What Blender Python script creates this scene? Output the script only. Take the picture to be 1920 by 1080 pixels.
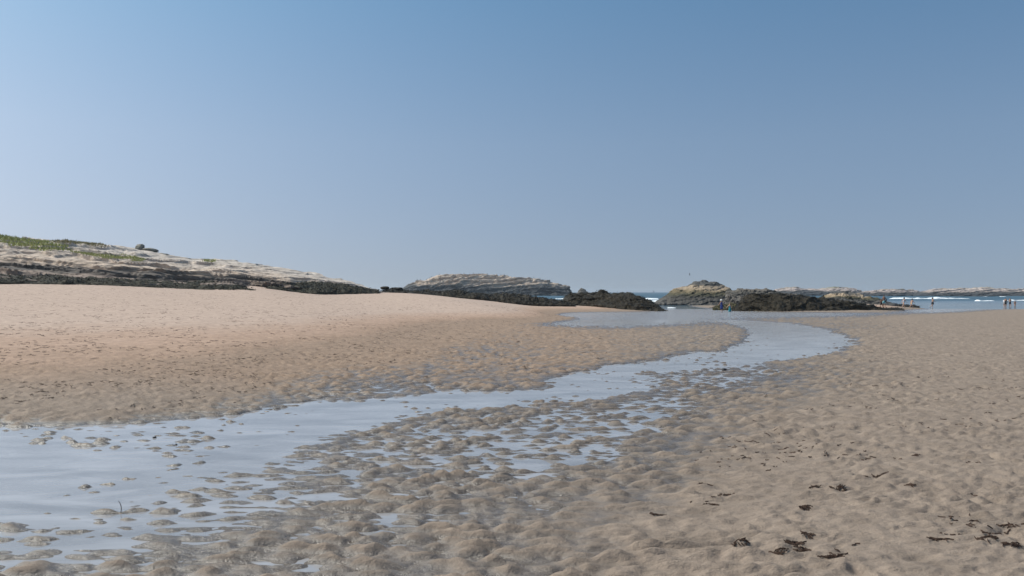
import bpy, math, random
import numpy as np
from mathutils import Vector

random.seed(7)
R = math.radians
sc = bpy.context.scene
for o in list(bpy.data.objects):
    bpy.data.objects.remove(o)
COL = sc.collection

# ------------------------------------------------------------------ camera
F = 1507.0            # focal length in pixels of the 1920 px wide frame
CAMZ = 1.75
HORIZON = 547.5
cam_d = bpy.data.cameras.new('camera')
cam = bpy.data.objects.new('camera', cam_d)
COL.objects.link(cam)
cam_d.sensor_width = 36.0
cam_d.lens = F / 1920 * 36.0
cam_d.clip_start = 0.05
cam_d.clip_end = 40000
cam.location = (0, 0, CAMZ)
cam.rotation_euler = (R(90) + math.atan((HORIZON - 540) / F), 0, 0)
sc.camera = cam

# ------------------------------------------------------------------ sky, sun, exposure
SUN_EL, SUN_AZ = 47.0, -79.0      # azimuth measured from +Y, negative = left
world = bpy.data.worlds.new('World')
sc.world = world
world.use_nodes = True
wn = world.node_tree.nodes
wl = world.node_tree.links
bg = wn['Background']
sky = wn.new('ShaderNodeTexSky')
sky.sky_type = 'NISHITA'
sky.sun_disc = False
sky.sun_elevation = R(SUN_EL)
sky.sun_rotation = R(SUN_AZ)
sky.altitude = 0
sky.air_density = 1.0
sky.dust_density = 3.0
sky.ozone_density = 1.0
# look the sky up a little higher than the ray: keeps the reddened last degrees below the horizon
tc = wn.new('ShaderNodeTexCoord')
vm = wn.new('ShaderNodeVectorMath'); vm.operation = 'MULTIPLY_ADD'
vm.inputs[1].default_value = (1, 1, 0.86); vm.inputs[2].default_value = (0, 0, 0.13)
wl.new(tc.outputs['Generated'], vm.inputs[0])
vn = wn.new('ShaderNodeVectorMath'); vn.operation = 'NORMALIZE'
wl.new(vm.outputs[0], vn.inputs[0])
wl.new(vn.outputs[0], sky.inputs[0])
# clear blue overhead, greyer towards the horizon
sz = wn.new('ShaderNodeSeparateXYZ'); wl.new(tc.outputs['Generated'], sz.inputs[0])
cr_ = wn.new('ShaderNodeValToRGB'); wl.new(sz.outputs[2], cr_.inputs[0])
els = cr_.color_ramp.elements
els[0].position = 0.0; els[0].color = (1.0, 0.94, 0.955, 1)
els[1].position = 0.36; els[1].color = (0.65, 0.945, 1.04, 1)
e_ = els.new(0.18); e_.color = (0.93, 1.0, 1.02, 1)
mu = wn.new('ShaderNodeMix'); mu.data_type = 'RGBA'; mu.blend_type = 'MULTIPLY'; mu.inputs[0].default_value = 1.0
wl.new(sky.outputs[0], mu.inputs[6]); wl.new(cr_.outputs[0], mu.inputs[7])
wl.new(mu.outputs[2], bg.inputs[0])
bg.inputs[1].default_value = 0.123

sun_d = bpy.data.lights.new('sun', 'SUN')
sun_d.energy = 4.3
sun_d.angle = R(0.53)
sun_d.color = (1.0, 0.93, 0.84)
sun = bpy.data.objects.new('sun', sun_d)
COL.objects.link(sun)
az, el = R(SUN_AZ), R(SUN_EL)
to_sun = Vector((math.sin(az) * math.cos(el), math.cos(az) * math.cos(el), math.sin(el)))
sun.rotation_euler = to_sun.to_track_quat('Z', 'Y').to_euler()
sun.location = to_sun * 60

sc.view_settings.view_transform = 'Standard'
sc.view_settings.look = 'None'
sc.view_settings.gamma = 1
sc.view_settings.use_curve_mapping = False
sc.view_settings.exposure = 0.0
sc.cycles.max_bounces = 8
sc.cycles.transparent_max_bounces = 12

# ------------------------------------------------------------------ helpers
def tag(o, label=None, cat=None, group=None, kind=None):
    if label: o['label'] = label
    if cat: o['category'] = cat
    if group: o['group'] = group
    if kind: o['kind'] = kind
    return o

def link(name, me, mat=None, parent=None):
    o = bpy.data.objects.new(name, me)
    COL.objects.link(o)
    if mat: me.materials.append(mat)
    if parent: o.parent = parent
    return o

def mesh_np(name, verts, faces, smooth=True, attrs=None):
    """verts Nx3, faces Mxk numpy arrays (all faces the same size)"""
    verts = np.ascontiguousarray(verts, dtype=np.float32)
    faces = np.ascontiguousarray(faces, dtype=np.int32)
    me = bpy.data.meshes.new(name)
    n, k = faces.shape
    me.vertices.add(len(verts))
    me.vertices.foreach_set('co', verts.ravel())
    me.loops.add(n * k)
    me.loops.foreach_set('vertex_index', faces.ravel())
    me.polygons.add(n)
    me.polygons.foreach_set('loop_start', np.arange(0, n * k, k, dtype=np.int32))
    me.polygons.foreach_set('loop_total', np.full(n, k, dtype=np.int32))
    me.polygons.foreach_set('use_smooth', np.full(n, smooth, dtype=bool))
    me.update(calc_edges=True)
    for a, v in (attrs or {}).items():
        at = me.attributes.new(a, 'FLOAT', 'POINT')
        at.data.foreach_set('value', np.ascontiguousarray(v, dtype=np.float32).ravel())
    return me

def grid_faces(nr, nc):
    i = np.arange(nr * nc).reshape(nr, nc)
    return np.stack([i[:-1, :-1], i[:-1, 1:], i[1:, 1:], i[1:, :-1]], -1).reshape(-1, 4)

def _hash(ix, iy, iz, seed):
    h = (ix.astype(np.int64) * 374761393 + iy.astype(np.int64) * 668265263 + iz.astype(np.int64) * 2147483647 + seed * 1274126177) & 0xffffffff
    h = ((h ^ (h >> 13)) * 1274126177) & 0xffffffff
    h = ((h ^ (h >> 16)) * 2246822519) & 0xffffffff
    return h ^ (h >> 15)

def pnoise2(x, y, seed=0):
    x = np.asarray(x, float); y = np.asarray(y, float)
    x0 = np.floor(x); y0 = np.floor(y)
    fx = x - x0; fy = y - y0
    u = fx * fx * fx * (fx * (fx * 6 - 15) + 10); v = fy * fy * fy * (fy * (fy * 6 - 15) + 10)
    z = np.zeros_like(x0)
    def g(dx, dy):
        a = _hash(x0 + dx, y0 + dy, z, seed) / 4294967296.0 * 2 * math.pi
        return np.cos(a) * (fx - dx) + np.sin(a) * (fy - dy)
    a = g(0, 0) * (1 - u) + g(1, 0) * u
    b = g(0, 1) * (1 - u) + g(1, 1) * u
    return (a * (1 - v) + b * v) * 1.5

def vnoise3(x, y, z, seed=0):
    x0 = np.floor(x); y0 = np.floor(y); z0 = np.floor(z)
    fx = x - x0; fy = y - y0; fz = z - z0
    u, v, w = [t * t * (3 - 2 * t) for t in (fx, fy, fz)]
    def g(dx, dy, dz):
        return _hash(x0 + dx, y0 + dy, z0 + dz, seed) / 4294967296.0 * 2 - 1
    c = 0
    for dx in (0, 1):
        for dy in (0, 1):
            for dz in (0, 1):
                c = c + g(dx, dy, dz) * (u if dx else 1 - u) * (v if dy else 1 - v) * (w if dz else 1 - w)
    return c

def fbm3(p, scale, oct=4, seed=0, gain=0.5):
    s = 0; a = 1; t = 0
    for k in range(oct):
        f = scale * 2.03 ** k
        s = s + a * vnoise3(p[..., 0] * f + 11.3 * k, p[..., 1] * f + 5.7 * k, p[..., 2] * f + 3.1 * k, seed + k)
        t += a; a *= gain
    return s / t

def fbm2(x, y, oct=3, seed=0, gain=0.5):
    s = 0; a = 1; t = 0
    for k in range(oct):
        s = s + a * pnoise2(x * 2.03 ** k + 7.1 * k, y * 2.03 ** k + 3.3 * k, seed + k)
        t += a; a *= gain
    return s / t

def sstep(a, b, x):
    t = np.clip((x - a) / (b - a), 0, 1)
    return t * t * (3 - 2 * t)

def wpt(px, py, Y):
    """point at distance Y seen at pixel px,py of the photograph"""
    return ((px - 960) / F * Y, Y, CAMZ - (py - HORIZON) / F * Y)

SLOPE = 0.0065
SEA_Y = 119.0
SEA_Z = -SLOPE * SEA_Y
def zwater(y):
    return -SLOPE * np.minimum(y, SEA_Y)

def flat_xy(px, py):
    """pixel -> spot on the gently falling water table"""
    Y = CAMZ / ((py - HORIZON) / F - SLOPE)
    return ((px - 960) / F * Y, Y)

# ------------------------------------------------------------------ materials
class NT:
    def __init__(self, name):
        self.m = bpy.data.materials.new(name)
        self.m.use_nodes = True
        self.n = self.m.node_tree.nodes
        self.l = self.m.node_tree.links
        self.bsdf = self.n['Principled BSDF']
        self.out = self.n['Material Output']
    def node(self, t, **kw):
        x = self.n.new(t)
        for k, v in kw.items():
            setattr(x, k, v)
        return x
    def put(self, sock, v):
        if hasattr(v, 'is_linked'): self.l.new(v, sock)
        elif isinstance(v, (tuple, list)):
            sock.default_value = tuple(v) + ((1,) if len(v) == 3 and len(sock.default_value) == 4 else ())
        else: sock.default_value = v
    def attr(self, name):
        return self.node('ShaderNodeAttribute', attribute_name=name).outputs['Fac']
    def pos(self):
        return self.node('ShaderNodeNewGeometry').outputs['Position']
    def mapping(self, vec, scale=(1, 1, 1), rot=(0, 0, 0)):
        x = self.node('ShaderNodeMapping')
        self.put(x.inputs[0], vec); x.inputs['Scale'].default_value = scale; x.inputs['Rotation'].default_value = rot
        return x.outputs[0]
    def noise(self, vec, scale, detail=4, rough=0.55, dist=0.0):
        x = self.node('ShaderNodeTexNoise')
        self.put(x.inputs['Vector'], vec)
        x.inputs['Scale'].default_value = scale; x.inputs['Detail'].default_value = detail
        x.inputs['Roughness'].default_value = rough; x.inputs['Distortion'].default_value = dist
        return x.outputs['Fac']
    def math(self, op, a, b=0.0, clamp=False):
        x = self.node('ShaderNodeMath', operation=op, use_clamp=clamp)
        self.put(x.inputs[0], a); self.put(x.inputs[1], b)
        return x.outputs[0]
    def ramp(self, fac, stops):
        x = self.node('ShaderNodeValToRGB')
        self.put(x.inputs[0], fac)
        e = x.color_ramp.elements
        while len(e) > len(stops): e.remove(e[-1])
        while len(e) < len(stops): e.new(0.5)
        for k, (p, c) in enumerate(stops):
            e[k].position = p
            e[k].color = tuple(c) + (1,) if len(c) == 3 else c
        return x.outputs[0]
    def rmap(self, v, a, b, c=0.0, d=1.0, smooth=True):
        x = self.node('ShaderNodeMapRange', interpolation_type='SMOOTHSTEP' if smooth else 'LINEAR')
        self.put(x.inputs[0], v)
        for i, q in enumerate((a, b, c, d)): x.inputs[1 + i].default_value = q
        return x.outputs[0]
    def mix(self, f, a, b, mode='MIX'):
        x = self.node('ShaderNodeMix', data_type='RGBA', blend_type=mode)
        self.put(x.inputs[0], f); self.put(x.inputs[6], a); self.put(x.inputs[7], b)
        return x.outputs[2]
    def bump(self, h, strength=0.5, dist=0.05, normal=None):
        x = self.node('ShaderNodeBump')
        self.put(x.inputs['Height'], h); x.inputs['Strength'].default_value = strength; x.inputs['Distance'].default_value = dist
        if normal: self.put(x.inputs['Normal'], normal)
        return x.outputs[0]
    def sepz(self, v):
        x = self.node('ShaderNodeSeparateXYZ'); self.put(x.inputs[0], v)
        return x.outputs[2]

def plain(name, col, rough=0.7, var=0.12, scale=6.0, bump=0.0, spec=0.4):
    t = NT(name)
    p = t.node('ShaderNodeTexCoord').outputs['Object']
    n = t.noise(p, scale, 4)
    c = t.mix(n, tuple(x * (1 - var) for x in col), tuple(min(1, x * (1 + var)) for x in col))
    t.put(t.bsdf.inputs['Base Color'], c)
    t.bsdf.inputs['Roughness'].default_value = rough
    t.bsdf.inputs['Specular IOR Level'].default_value = spec
    if bump:
        t.put(t.bsdf.inputs['Normal'], t.bump(n, bump, 0.03))
    return t.m

# sand: dryness / wetness come from how high each spot lies above the water table
def make_sand_mat():
    t = NT('sand')
    P = t.pos()
    hgt = t.attr('above')       # metres above local water table
    ton = t.attr('tone')        # 0 grey flats .. 1 warm beach
    big = t.noise(P, 0.35, 4, 0.6)
    mid = t.noise(t.mapping(P, (1.0, 0.6, 1.0)), 3.5, 5, 0.6)
    fine = t.noise(P, 70.0, 3, 0.7)
    damp = t.mix(ton, (0.255, 0.201, 0.160), (0.300, 0.208, 0.148))
    h2 = t.math('ADD', hgt, t.math('MULTIPLY', t.math('SUBTRACT', big, 0.5), 0.28))
    orange = t.mix(t.rmap(h2, 0.18, 0.42), damp, (0.405, 0.280, 0.208))
    dry = t.mix(t.rmap(h2, 0.38, 0.72), orange, (0.455, 0.342, 0.275))
    wetf = t.rmap(t.math('ADD', hgt, t.math('MULTIPLY', t.math('SUBTRACT', mid, 0.5), 0.03)), -0.004, 0.070, 1.0, 0.0)
    c = t.mix(t.math('MULTIPLY', wetf, 0.92), dry, (0.120, 0.096, 0.076))
    c = t.mix(0.5, c, t.ramp(mid, [(0.28, (0.30, 0.30, 0.30)), (0.72, (0.66, 0.66, 0.66))]), 'OVERLAY')
    c = t.mix(0.35, c, t.ramp(fine, [(0.25, (0.25, 0.25, 0.25)), (0.75, (0.75, 0.75, 0.75))]), 'OVERLAY')
    t.put(t.bsdf.inputs['Base Color'], c)
    rough = t.math('ADD', t.rmap(wetf, 0.0, 1.0, 0.88, 0.23), t.math('MULTIPLY', t.math('SUBTRACT', fine, 0.5), 0.25))
    t.put(t.bsdf.inputs['Roughness'], rough)
    t.put(t.bsdf.inputs['Specular IOR Level'], t.math('MULTIPLY', t.rmap(wetf, 0, 1, 0.12, 0.75), t.rmap(hgt, -0.002, 0.006)))
    b1 = t.bump(fine, 0.35, 0.006)
    b2 = t.bump(t.noise(t.mapping(P, (0.7, 1.25, 1)), 12.0, 6, 0.68, 0.1), 0.9, 0.035, b1)
    t.put(t.bsdf.inputs['Normal'], b2)
    return t.m

def make_stream_mat():
    t = NT('stream_water')
    P = t.pos()
    n = t.noise(t.mapping(P, (0.8, 0.8, 1)), 5.0, 3, 0.5)
    bp = t.node('ShaderNodeBump')
    n2 = t.noise(t.mapping(P, (0.9, 1.6, 1)), 2.2, 4, 0.6)
    t.put(bp.inputs['Height'], t.math('ADD', t.math('MULTIPLY', n, 0.3), n2))
    t.put(bp.inputs['Strength'], t.attr('ruffle')); bp.inputs['Distance'].default_value = 0.12
    nrm = bp.outputs[0]
    fr = t.node('ShaderNodeFresnel'); fr.inputs[0].default_value = 1.40
    t.put(fr.inputs[1], nrm)
    gl = t.node('ShaderNodeBsdfGlossy'); gl.inputs['Roughness'].default_value = 0.06
    gl.inputs['Color'].default_value = (1, 1, 1, 1)
    t.put(gl.inputs['Normal'], nrm)
    tr = t.node('ShaderNodeBsdfTransparent'); tr.inputs[0].default_value = (0.90, 0.92, 0.93, 1)
    # murky water: its pale diffuse body also makes up for weak sky reflection
    df = t.node('ShaderNodeBsdfDiffuse'); df.inputs[0].default_value = (0.45, 0.44, 0.45, 1)
    streaks = t.noise(t.mapping(P, (0.5, 1.3, 1), (0, 0, R(-35))), 1.6, 5, 0.6, 0.5)
    t.put(df.inputs[0], t.mix(streaks, (0.37, 0.365, 0.375), (0.51, 0.495, 0.505)))
    body = t.node('ShaderNodeMixShader'); t.put(body.inputs[0], t.rmap(streaks, 0.3, 0.7, 0.45, 0.74))
    t.l.new(tr.outputs[0], body.inputs[1]); t.l.new(df.outputs[0], body.inputs[2])
    mx = t.node('ShaderNodeMixShader')
    t.put(mx.inputs[0], t.math('MINIMUM', fr.outputs[0], 0.45)); t.l.new(body.outputs[0], mx.inputs[1]); t.l.new(gl.outputs[0], mx.inputs[2])
    t.l.new(mx.outputs[0], t.out.inputs[0])
    return t.m

def make_sea_mat():
    t = NT('sea')
    P = t.pos()
    deep = t.attr('deep')
    w1 = t.noise(t.mapping(P, (0.10, 0.42, 1)), 1.0, 5, 0.65)
    w2 = t.noise(t.mapping(P, (0.012, 0.10, 1)), 1.0, 4, 0.6)
    h = t.math('ADD', t.math('MULTIPLY', w1, 0.6), t.math('MULTIPLY', w2, 1.2))
    bp = t.node('ShaderNodeBump'); t.put(bp.inputs['Height'], h)
    t.put(bp.inputs['Strength'], t.rmap(deep, 0.0, 1.0, 0.03, 0.8)); bp.inputs['Distance'].default_value = 0.9
    shallow = (0.135, 0.160, 0.160)
    col = t.mix(t.rmap(deep, 0.05, 0.9), shallow, (0.060, 0.112, 0.148))
    col = t.mix(t.rmap(w2, 0.40, 0.62), col, (0.045, 0.088, 0.12))
    fo = t.noise(t.mapping(P, (0.06, 0.5, 1)), 1.0, 6, 0.7)
    col = t.mix(t.math('MULTIPLY', t.rmap(fo, 0.66, 0.72), t.rmap(deep, 0.3, 0.6)), col, (0.6, 0.64, 0.66))
    t.put(t.bsdf.inputs['Base Color'], col)
    t.put(t.bsdf.inputs['Roughness'], t.rmap(deep, 0, 1, 0.12, 0.42))
    t.put(t.bsdf.inputs['Specular IOR Level'], t.rmap(deep, 0, 1, 0.5, 0.22))
    t.bsdf.inputs['IOR'].default_value = 1.33
    t.put(t.bsdf.inputs['Normal'], bp.outputs[0])
    return t.m

def rock_mat(name, zones, scale=1.0, rough=0.85, dark=(0.05, 0.047, 0.043), strata=(0.25, 0.25, 2.2), rot=(0, R(8), 0), stain=0.45, zamp=1.0, bumpd=0.35):
    """zones: list of (height, colour) over the rock's own height attribute 'zone' 0..1"""
    t = NT(name)
    P = t.pos()
    z = t.attr('zone')
    warp = t.noise(P, 0.18 / scale, 4, 0.6)
    zz = t.math('ADD', z, t.math('MULTIPLY', t.math('SUBTRACT', warp, 0.5), 0.45 * zamp))
    lay = t.noise(t.mapping(P, tuple(q / scale for q in strata), rot), 1.0, 6, 0.62, 0.4)
    zz = t.math('ADD', zz, t.math('MULTIPLY', t.math('SUBTRACT', lay, 0.5), 0.35 * zamp))
    c = t.ramp(zz, zones)
    spots = t.noise(P, 1.1 / scale, 6, 0.68)
    c = t.mix(0.8, c, t.ramp(spots, [(0.28, (0.22, 0.21, 0.20)), (0.5, (0.5, 0.5, 0.5)), (0.75, (0.72, 0.71, 0.70))]), 'OVERLAY')
    c = t.mix(t.math('MULTIPLY', t.rmap(lay, 0.56, 0.68), stain), c, dark)
    t.put(t.bsdf.inputs['Base Color'], c)
    t.bsdf.inputs['Roughness'].default_value = rough
    t.bsdf.inputs['Specular IOR Level'].default_value = 0.25
    b = t.bump(lay, 0.8, bumpd * scale)
    b = t.bump(t.noise(P, 3.0 / scale, 5, 0.65), 0.7, 0.12 * scale, b)
    t.put(t.bsdf.inputs['Normal'], b)
    return t.m

def weed_mat(name, a=(0.012, 0.010, 0.007), b=(0.034, 0.027, 0.017), c3=(0.080, 0.063, 0.042), scale=1.0, rough=0.5):
    t = NT(name)
    P = t.pos()
    n = t.noise(P, 2.6 / scale, 6, 0.7)
    n2 = t.noise(P, 0.5 / scale, 3, 0.6)
    c = t.ramp(t.math('ADD', t.math('MULTIPLY', n, 0.7), t.math('MULTIPLY', n2, 0.3)), [(0.36, a), (0.52, b), (0.68, c3)])
    t.put(t.bsdf.inputs['Base Color'], c)
    t.bsdf.inputs['Roughness'].default_value = rough
    t.bsdf.inputs['Specular IOR Level'].default_value = 0.12
    t.put(t.bsdf.inputs['Normal'], t.bump(n, 1.0, 0.25 * scale))
    return t.m

M_SAND = make_sand_mat()
M_STREAM = make_stream_mat()
M_SEA = make_sea_mat()

# ------------------------------------------------------------------ the beach as a height field
# (photo x, photo y, distance) of spots on the sand, turned into heights above the water table
BEACH = [
    (-500, 760, 11.5), (-500, 660, 19), (-500, 600, 30), (-500, 560, 46), (-500, 530, 62), (-500, 500, 80),
    (0, 745, 13.2), (0, 700, 16), (0, 640, 24), (0, 600, 35), (0, 570, 48), (0, 545, 62), (0, 529, 73),
    (200, 740, 13.2), (200, 700, 16.3), (200, 640, 24.5), (200, 600, 36), (200, 570, 51), (200, 545, 66), (200, 532, 76),
    (400, 700, 17), (400, 640, 25), (400, 600, 37), (400, 570, 55), (400, 545, 75), (475, 533, 86),
    (560, 690, 19), (560, 640, 27), (560, 600, 40), (560, 570, 60), (560, 548, 84),
    (700, 690, 19.3), (700, 650, 26), (700, 610, 40), (700, 580, 60), (700, 560, 80), (710, 549, 96),
    (850, 690, 19.4), (850, 650, 27.6), (850, 615, 43), (850, 585, 61), (850, 566, 76), (800, 557, 86),
    (940, 602, 54), (940, 585, 63), (900, 571, 73), (1000, 597, 59), (1035, 602, 57.5),
    (780, 551, 104), (850, 558, 106), (900, 563, 107), (1000, 574, 108), (1100, 577.5, 104), (1180, 581, 101),
    (1000, 566, 118), (1100, 572, 116), (1150, 575, 112),
    (1340, 573, 148), (1300, 572, 150), (1400, 572, 140), (1600, 569, 126), (1640, 571, 122), (1500, 572, 124),
]
ctrl = []
for px, py, Y in BEACH:
    x, y, z = wpt(px, py, Y)
    ctrl.append((x, y, z - float(zwater(y))))
# (photo x, photo y) on the flats with a given height above the water table
for px, py, m in [
    (-500, 860, .05), (0, 800, .03), (300, 790, .03), (480, 772, .03), (700, 738, .03), (900, 728, .035), (1000, 720, .035),
    (1000, 680, .05), (1000, 640, .06), (1100, 650, .06), (1200, 640, .055), (1300, 635, .055), (1370, 625, .05),
    (1100, 620, .05), (1250, 615, .045), (1000, 615, .07),
    (0, 1080, .028), (250, 1040, .025), (400, 1075, .033), (550, 960, .026), (700, 1000, .034), (1000, 1000, .042), (1000, 1075, .052), (700, 860, .024), (1000, 850, .024), (1000, 930, .034), (1300, 850, .045),
    (1500, 1000, .11), (1900, 1000, .13), (1900, 800, .12), (1600, 800, .09), (2300, 800, .14), (2300, 1000, .15), (1400, 760, .045), (1500, 715, .04), (1300, 780, .04),
    (1650, 700, .06), (1900, 680, .12), (2300, 680, .16), (1750, 640, .09), (1950, 630, .13), (1650, 610, .055), (1800, 600, .12), (2000, 605, .15), (2300, 605, .16),
    (1500, 595, .03), (1700, 590, .05), (1850, 588, .10), (2100, 588, .12)]:
    x, y = flat_xy(px, py)
    ctrl.append((x, y, m))
# pools and the sea bed: plain world spots (photo x, distance, height above water)
for px, Y, m in [
    (1060, 78, -.05), (1150, 78, -.06), (1250, 78, -.06), (1330, 78, -.02), (1100, 90, -.05), (1200, 92, -.06), (1300, 96, -.07), (1400, 92, -.04), (1500, 91, -.02),
    (1260, 120, -.10), (1290, 112, -.08), (1340, 108, -.06), (1240, 140, -.3), (1250, 160, -.6),
    (1700, 112, .02), (1750, 119, 0), (1900, 119, 0), (2200, 119, 0), (1750, 135, -.3), (1900, 135, -.3), (2200, 135, -.3), (1700, 150, -.5), (1900, 170, -.9), (2200, 170, -.9),
    (1100, 180, -1), (900, 180, -.8), (600, 190, -.5), (1350, 185, -.8), (1500, 180, -1), (1020, 135, -.2), (900, 140, 0.3),
    (0, 1.5, .05), (960, 1.5, .08), (1900, 1.5, .12), (0, 3.2, .03), (960, 3.2, .06), (1900, 3.2, .12)]:
    ctrl.append(((px - 960) / F * Y, Y, m))
ctrl = np.array(ctrl)
def uvw(x, y): return np.stack([x / y * 2.2, np.log(y)], -1)
def tps_fit(pts, vals, lam=2e-3):
    d = np.linalg.norm(pts[:, None] - pts[None], axis=-1)
    K = np.where(d > 0, d * d * np.log(d + 1e-9), 0) + lam * np.eye(len(pts))
    Pm = np.hstack([np.ones((len(pts), 1)), pts])
    A = np.block([[K, Pm], [Pm.T, np.zeros((3, 3))]])
    return np.linalg.solve(A, np.concatenate([vals, np.zeros(3)]))
_cp = uvw(ctrl[:, 0], ctrl[:, 1])
_cw = tps_fit(_cp, ctrl[:, 2])
def macro(x, y):
    q = uvw(x, y)
    out = _cw[-3] + q[:, 0] * _cw[-2] + q[:, 1] * _cw[-1]
    for k in range(len(_cp)):
        d2 = (q[:, 0] - _cp[k, 0]) ** 2 + (q[:, 1] - _cp[k, 1]) ** 2
        out += _cw[k] * 0.5 * d2 * np.log(d2 + 1e-12)
    return out

STREAM = [(-420, 822), (0, 801), (130, 799), (260, 797), (340, 790), (400, 783), (480, 771), (560, 758), (585, 752), (680, 752), (760, 741), (850, 731), (930, 737), (1010, 728),
          (1060, 706), (1150, 683), (1250, 676), (1330, 665), (1385, 648), (1402, 632), (1395, 617), (1375, 607), (1335, 601.5),
          (1345, 599.5), (1400, 601), (1480, 606), (1560, 619), (1608, 638), (1600, 653), (1560, 664), (1480, 674), (1400, 683), (1340, 692), (1260, 712), (1225, 724),
          (1180, 742), (1090, 752), (990, 757), (900, 766), (820, 772), (740, 788), (670, 804), (590, 822), (530, 842), (510, 862), (465, 884), (395, 908), (300, 936), (190, 962), (90, 976), (-100, 988), (-420, 1000)]
def poly_world(pl): return np.array([flat_xy(*p) for p in pl])
def sdist(x, y, poly):
    n = len(poly)
    d = np.full(x.shape, 1e9); inside = np.zeros(x.shape, bool)
    for i in range(n):
        ax, ay = poly[i]; bx, by = poly[(i + 1) % n]
        ex, ey = bx - ax, by - ay
        t = np.clip(((x - ax) * ex + (y - ay) * ey) / (ex * ex + ey * ey + 1e-12), 0, 1)
        d = np.minimum(d, (x - ax - t * ex) ** 2 + (y - ay - t * ey) ** 2)
        if ay != by:
            c = (ay > y) != (by > y)
            inside ^= c & (x < ex * (y - ay) / ey + ax)
    d = np.sqrt(d)
    return np.where(inside, -d, d)
P_STREAM = poly_world(STREAM)
# patches of standing water and of half drowned lumps: (outline, height of the mean bed over the water)
SHOALS = [
    ([(20, 803), (330, 795), (430, 800), (420, 850), (480, 900), (420, 920), (330, 880), (240, 850), (120, 850), (30, 830)], -.004, .30),
    ([(-300, 985), (200, 970), (420, 915), (520, 880), (470, 960), (330, 1010), (200, 1060), (-300, 1090)], .006, .30),
    ([(900, 800), (980, 775), (1120, 760), (1240, 735), (1330, 760), (1240, 800), (1180, 850), (1060, 880), (900, 905), (820, 880), (870, 840)], .009, .30),
    ([(540, 850), (640, 815), (760, 795), (880, 800), (820, 860), (700, 900), (560, 930), (480, 930)], .018, .35),
    ([(590, 742), (700, 720), (820, 712), (860, 728), (760, 740), (620, 752)], .020, .30),
    ([(1180, 700), (1400, 686), (1500, 690), (1400, 730), (1250, 745)], .012, .5),
    ([(1230, 668), (1380, 655), (1500, 668), (1380, 690), (1240, 690)], -.022, .5),
]
P_SHOALS = [(poly_world(p), m, w) for p, m, w in SHOALS]

def hummocks(x, y, cx, cy, seed):
    """field of separate low mounds, one per jittered cell, 0..~1"""
    u = x / cx; v = y / cy
    row = np.floor(v)
    out = np.zeros_like(x)
    for dj in (-1, 0, 1):
        j = row + dj
        sh = (_hash(j, j * 0, j * 0, seed + 1) / 4294967296.0)
        i0 = np.floor(u - sh)
        for di in (-1, 0, 1):
            i = i0 + di
            h1 = _hash(i, j, j * 0, seed + 2); h2 = _hash(i, j, j * 0 + 1, seed + 3); h3 = _hash(i, j, j * 0 + 2, seed + 4)
            r1, r2, r3 = h1 / 4294967296.0, h2 / 4294967296.0, h3 / 4294967296.0
            px = i + sh + 0.15 + 0.7 * r1; py = j + 0.15 + 0.7 * r2
            amp = 0.25 + 0.75 * r3
            wdt = 0.40 + 0.22 * (1 - r1)
            dx = (u - px) / wdt; dy = (v - py) / 0.38
            dy = np.where(dy > 0, dy * 0.78, dy * 1.4)      # steeper towards the near side
            out += (amp * np.exp(-(dx * dx + dy * dy))) ** 3
    return np.cbrt(out)

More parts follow.
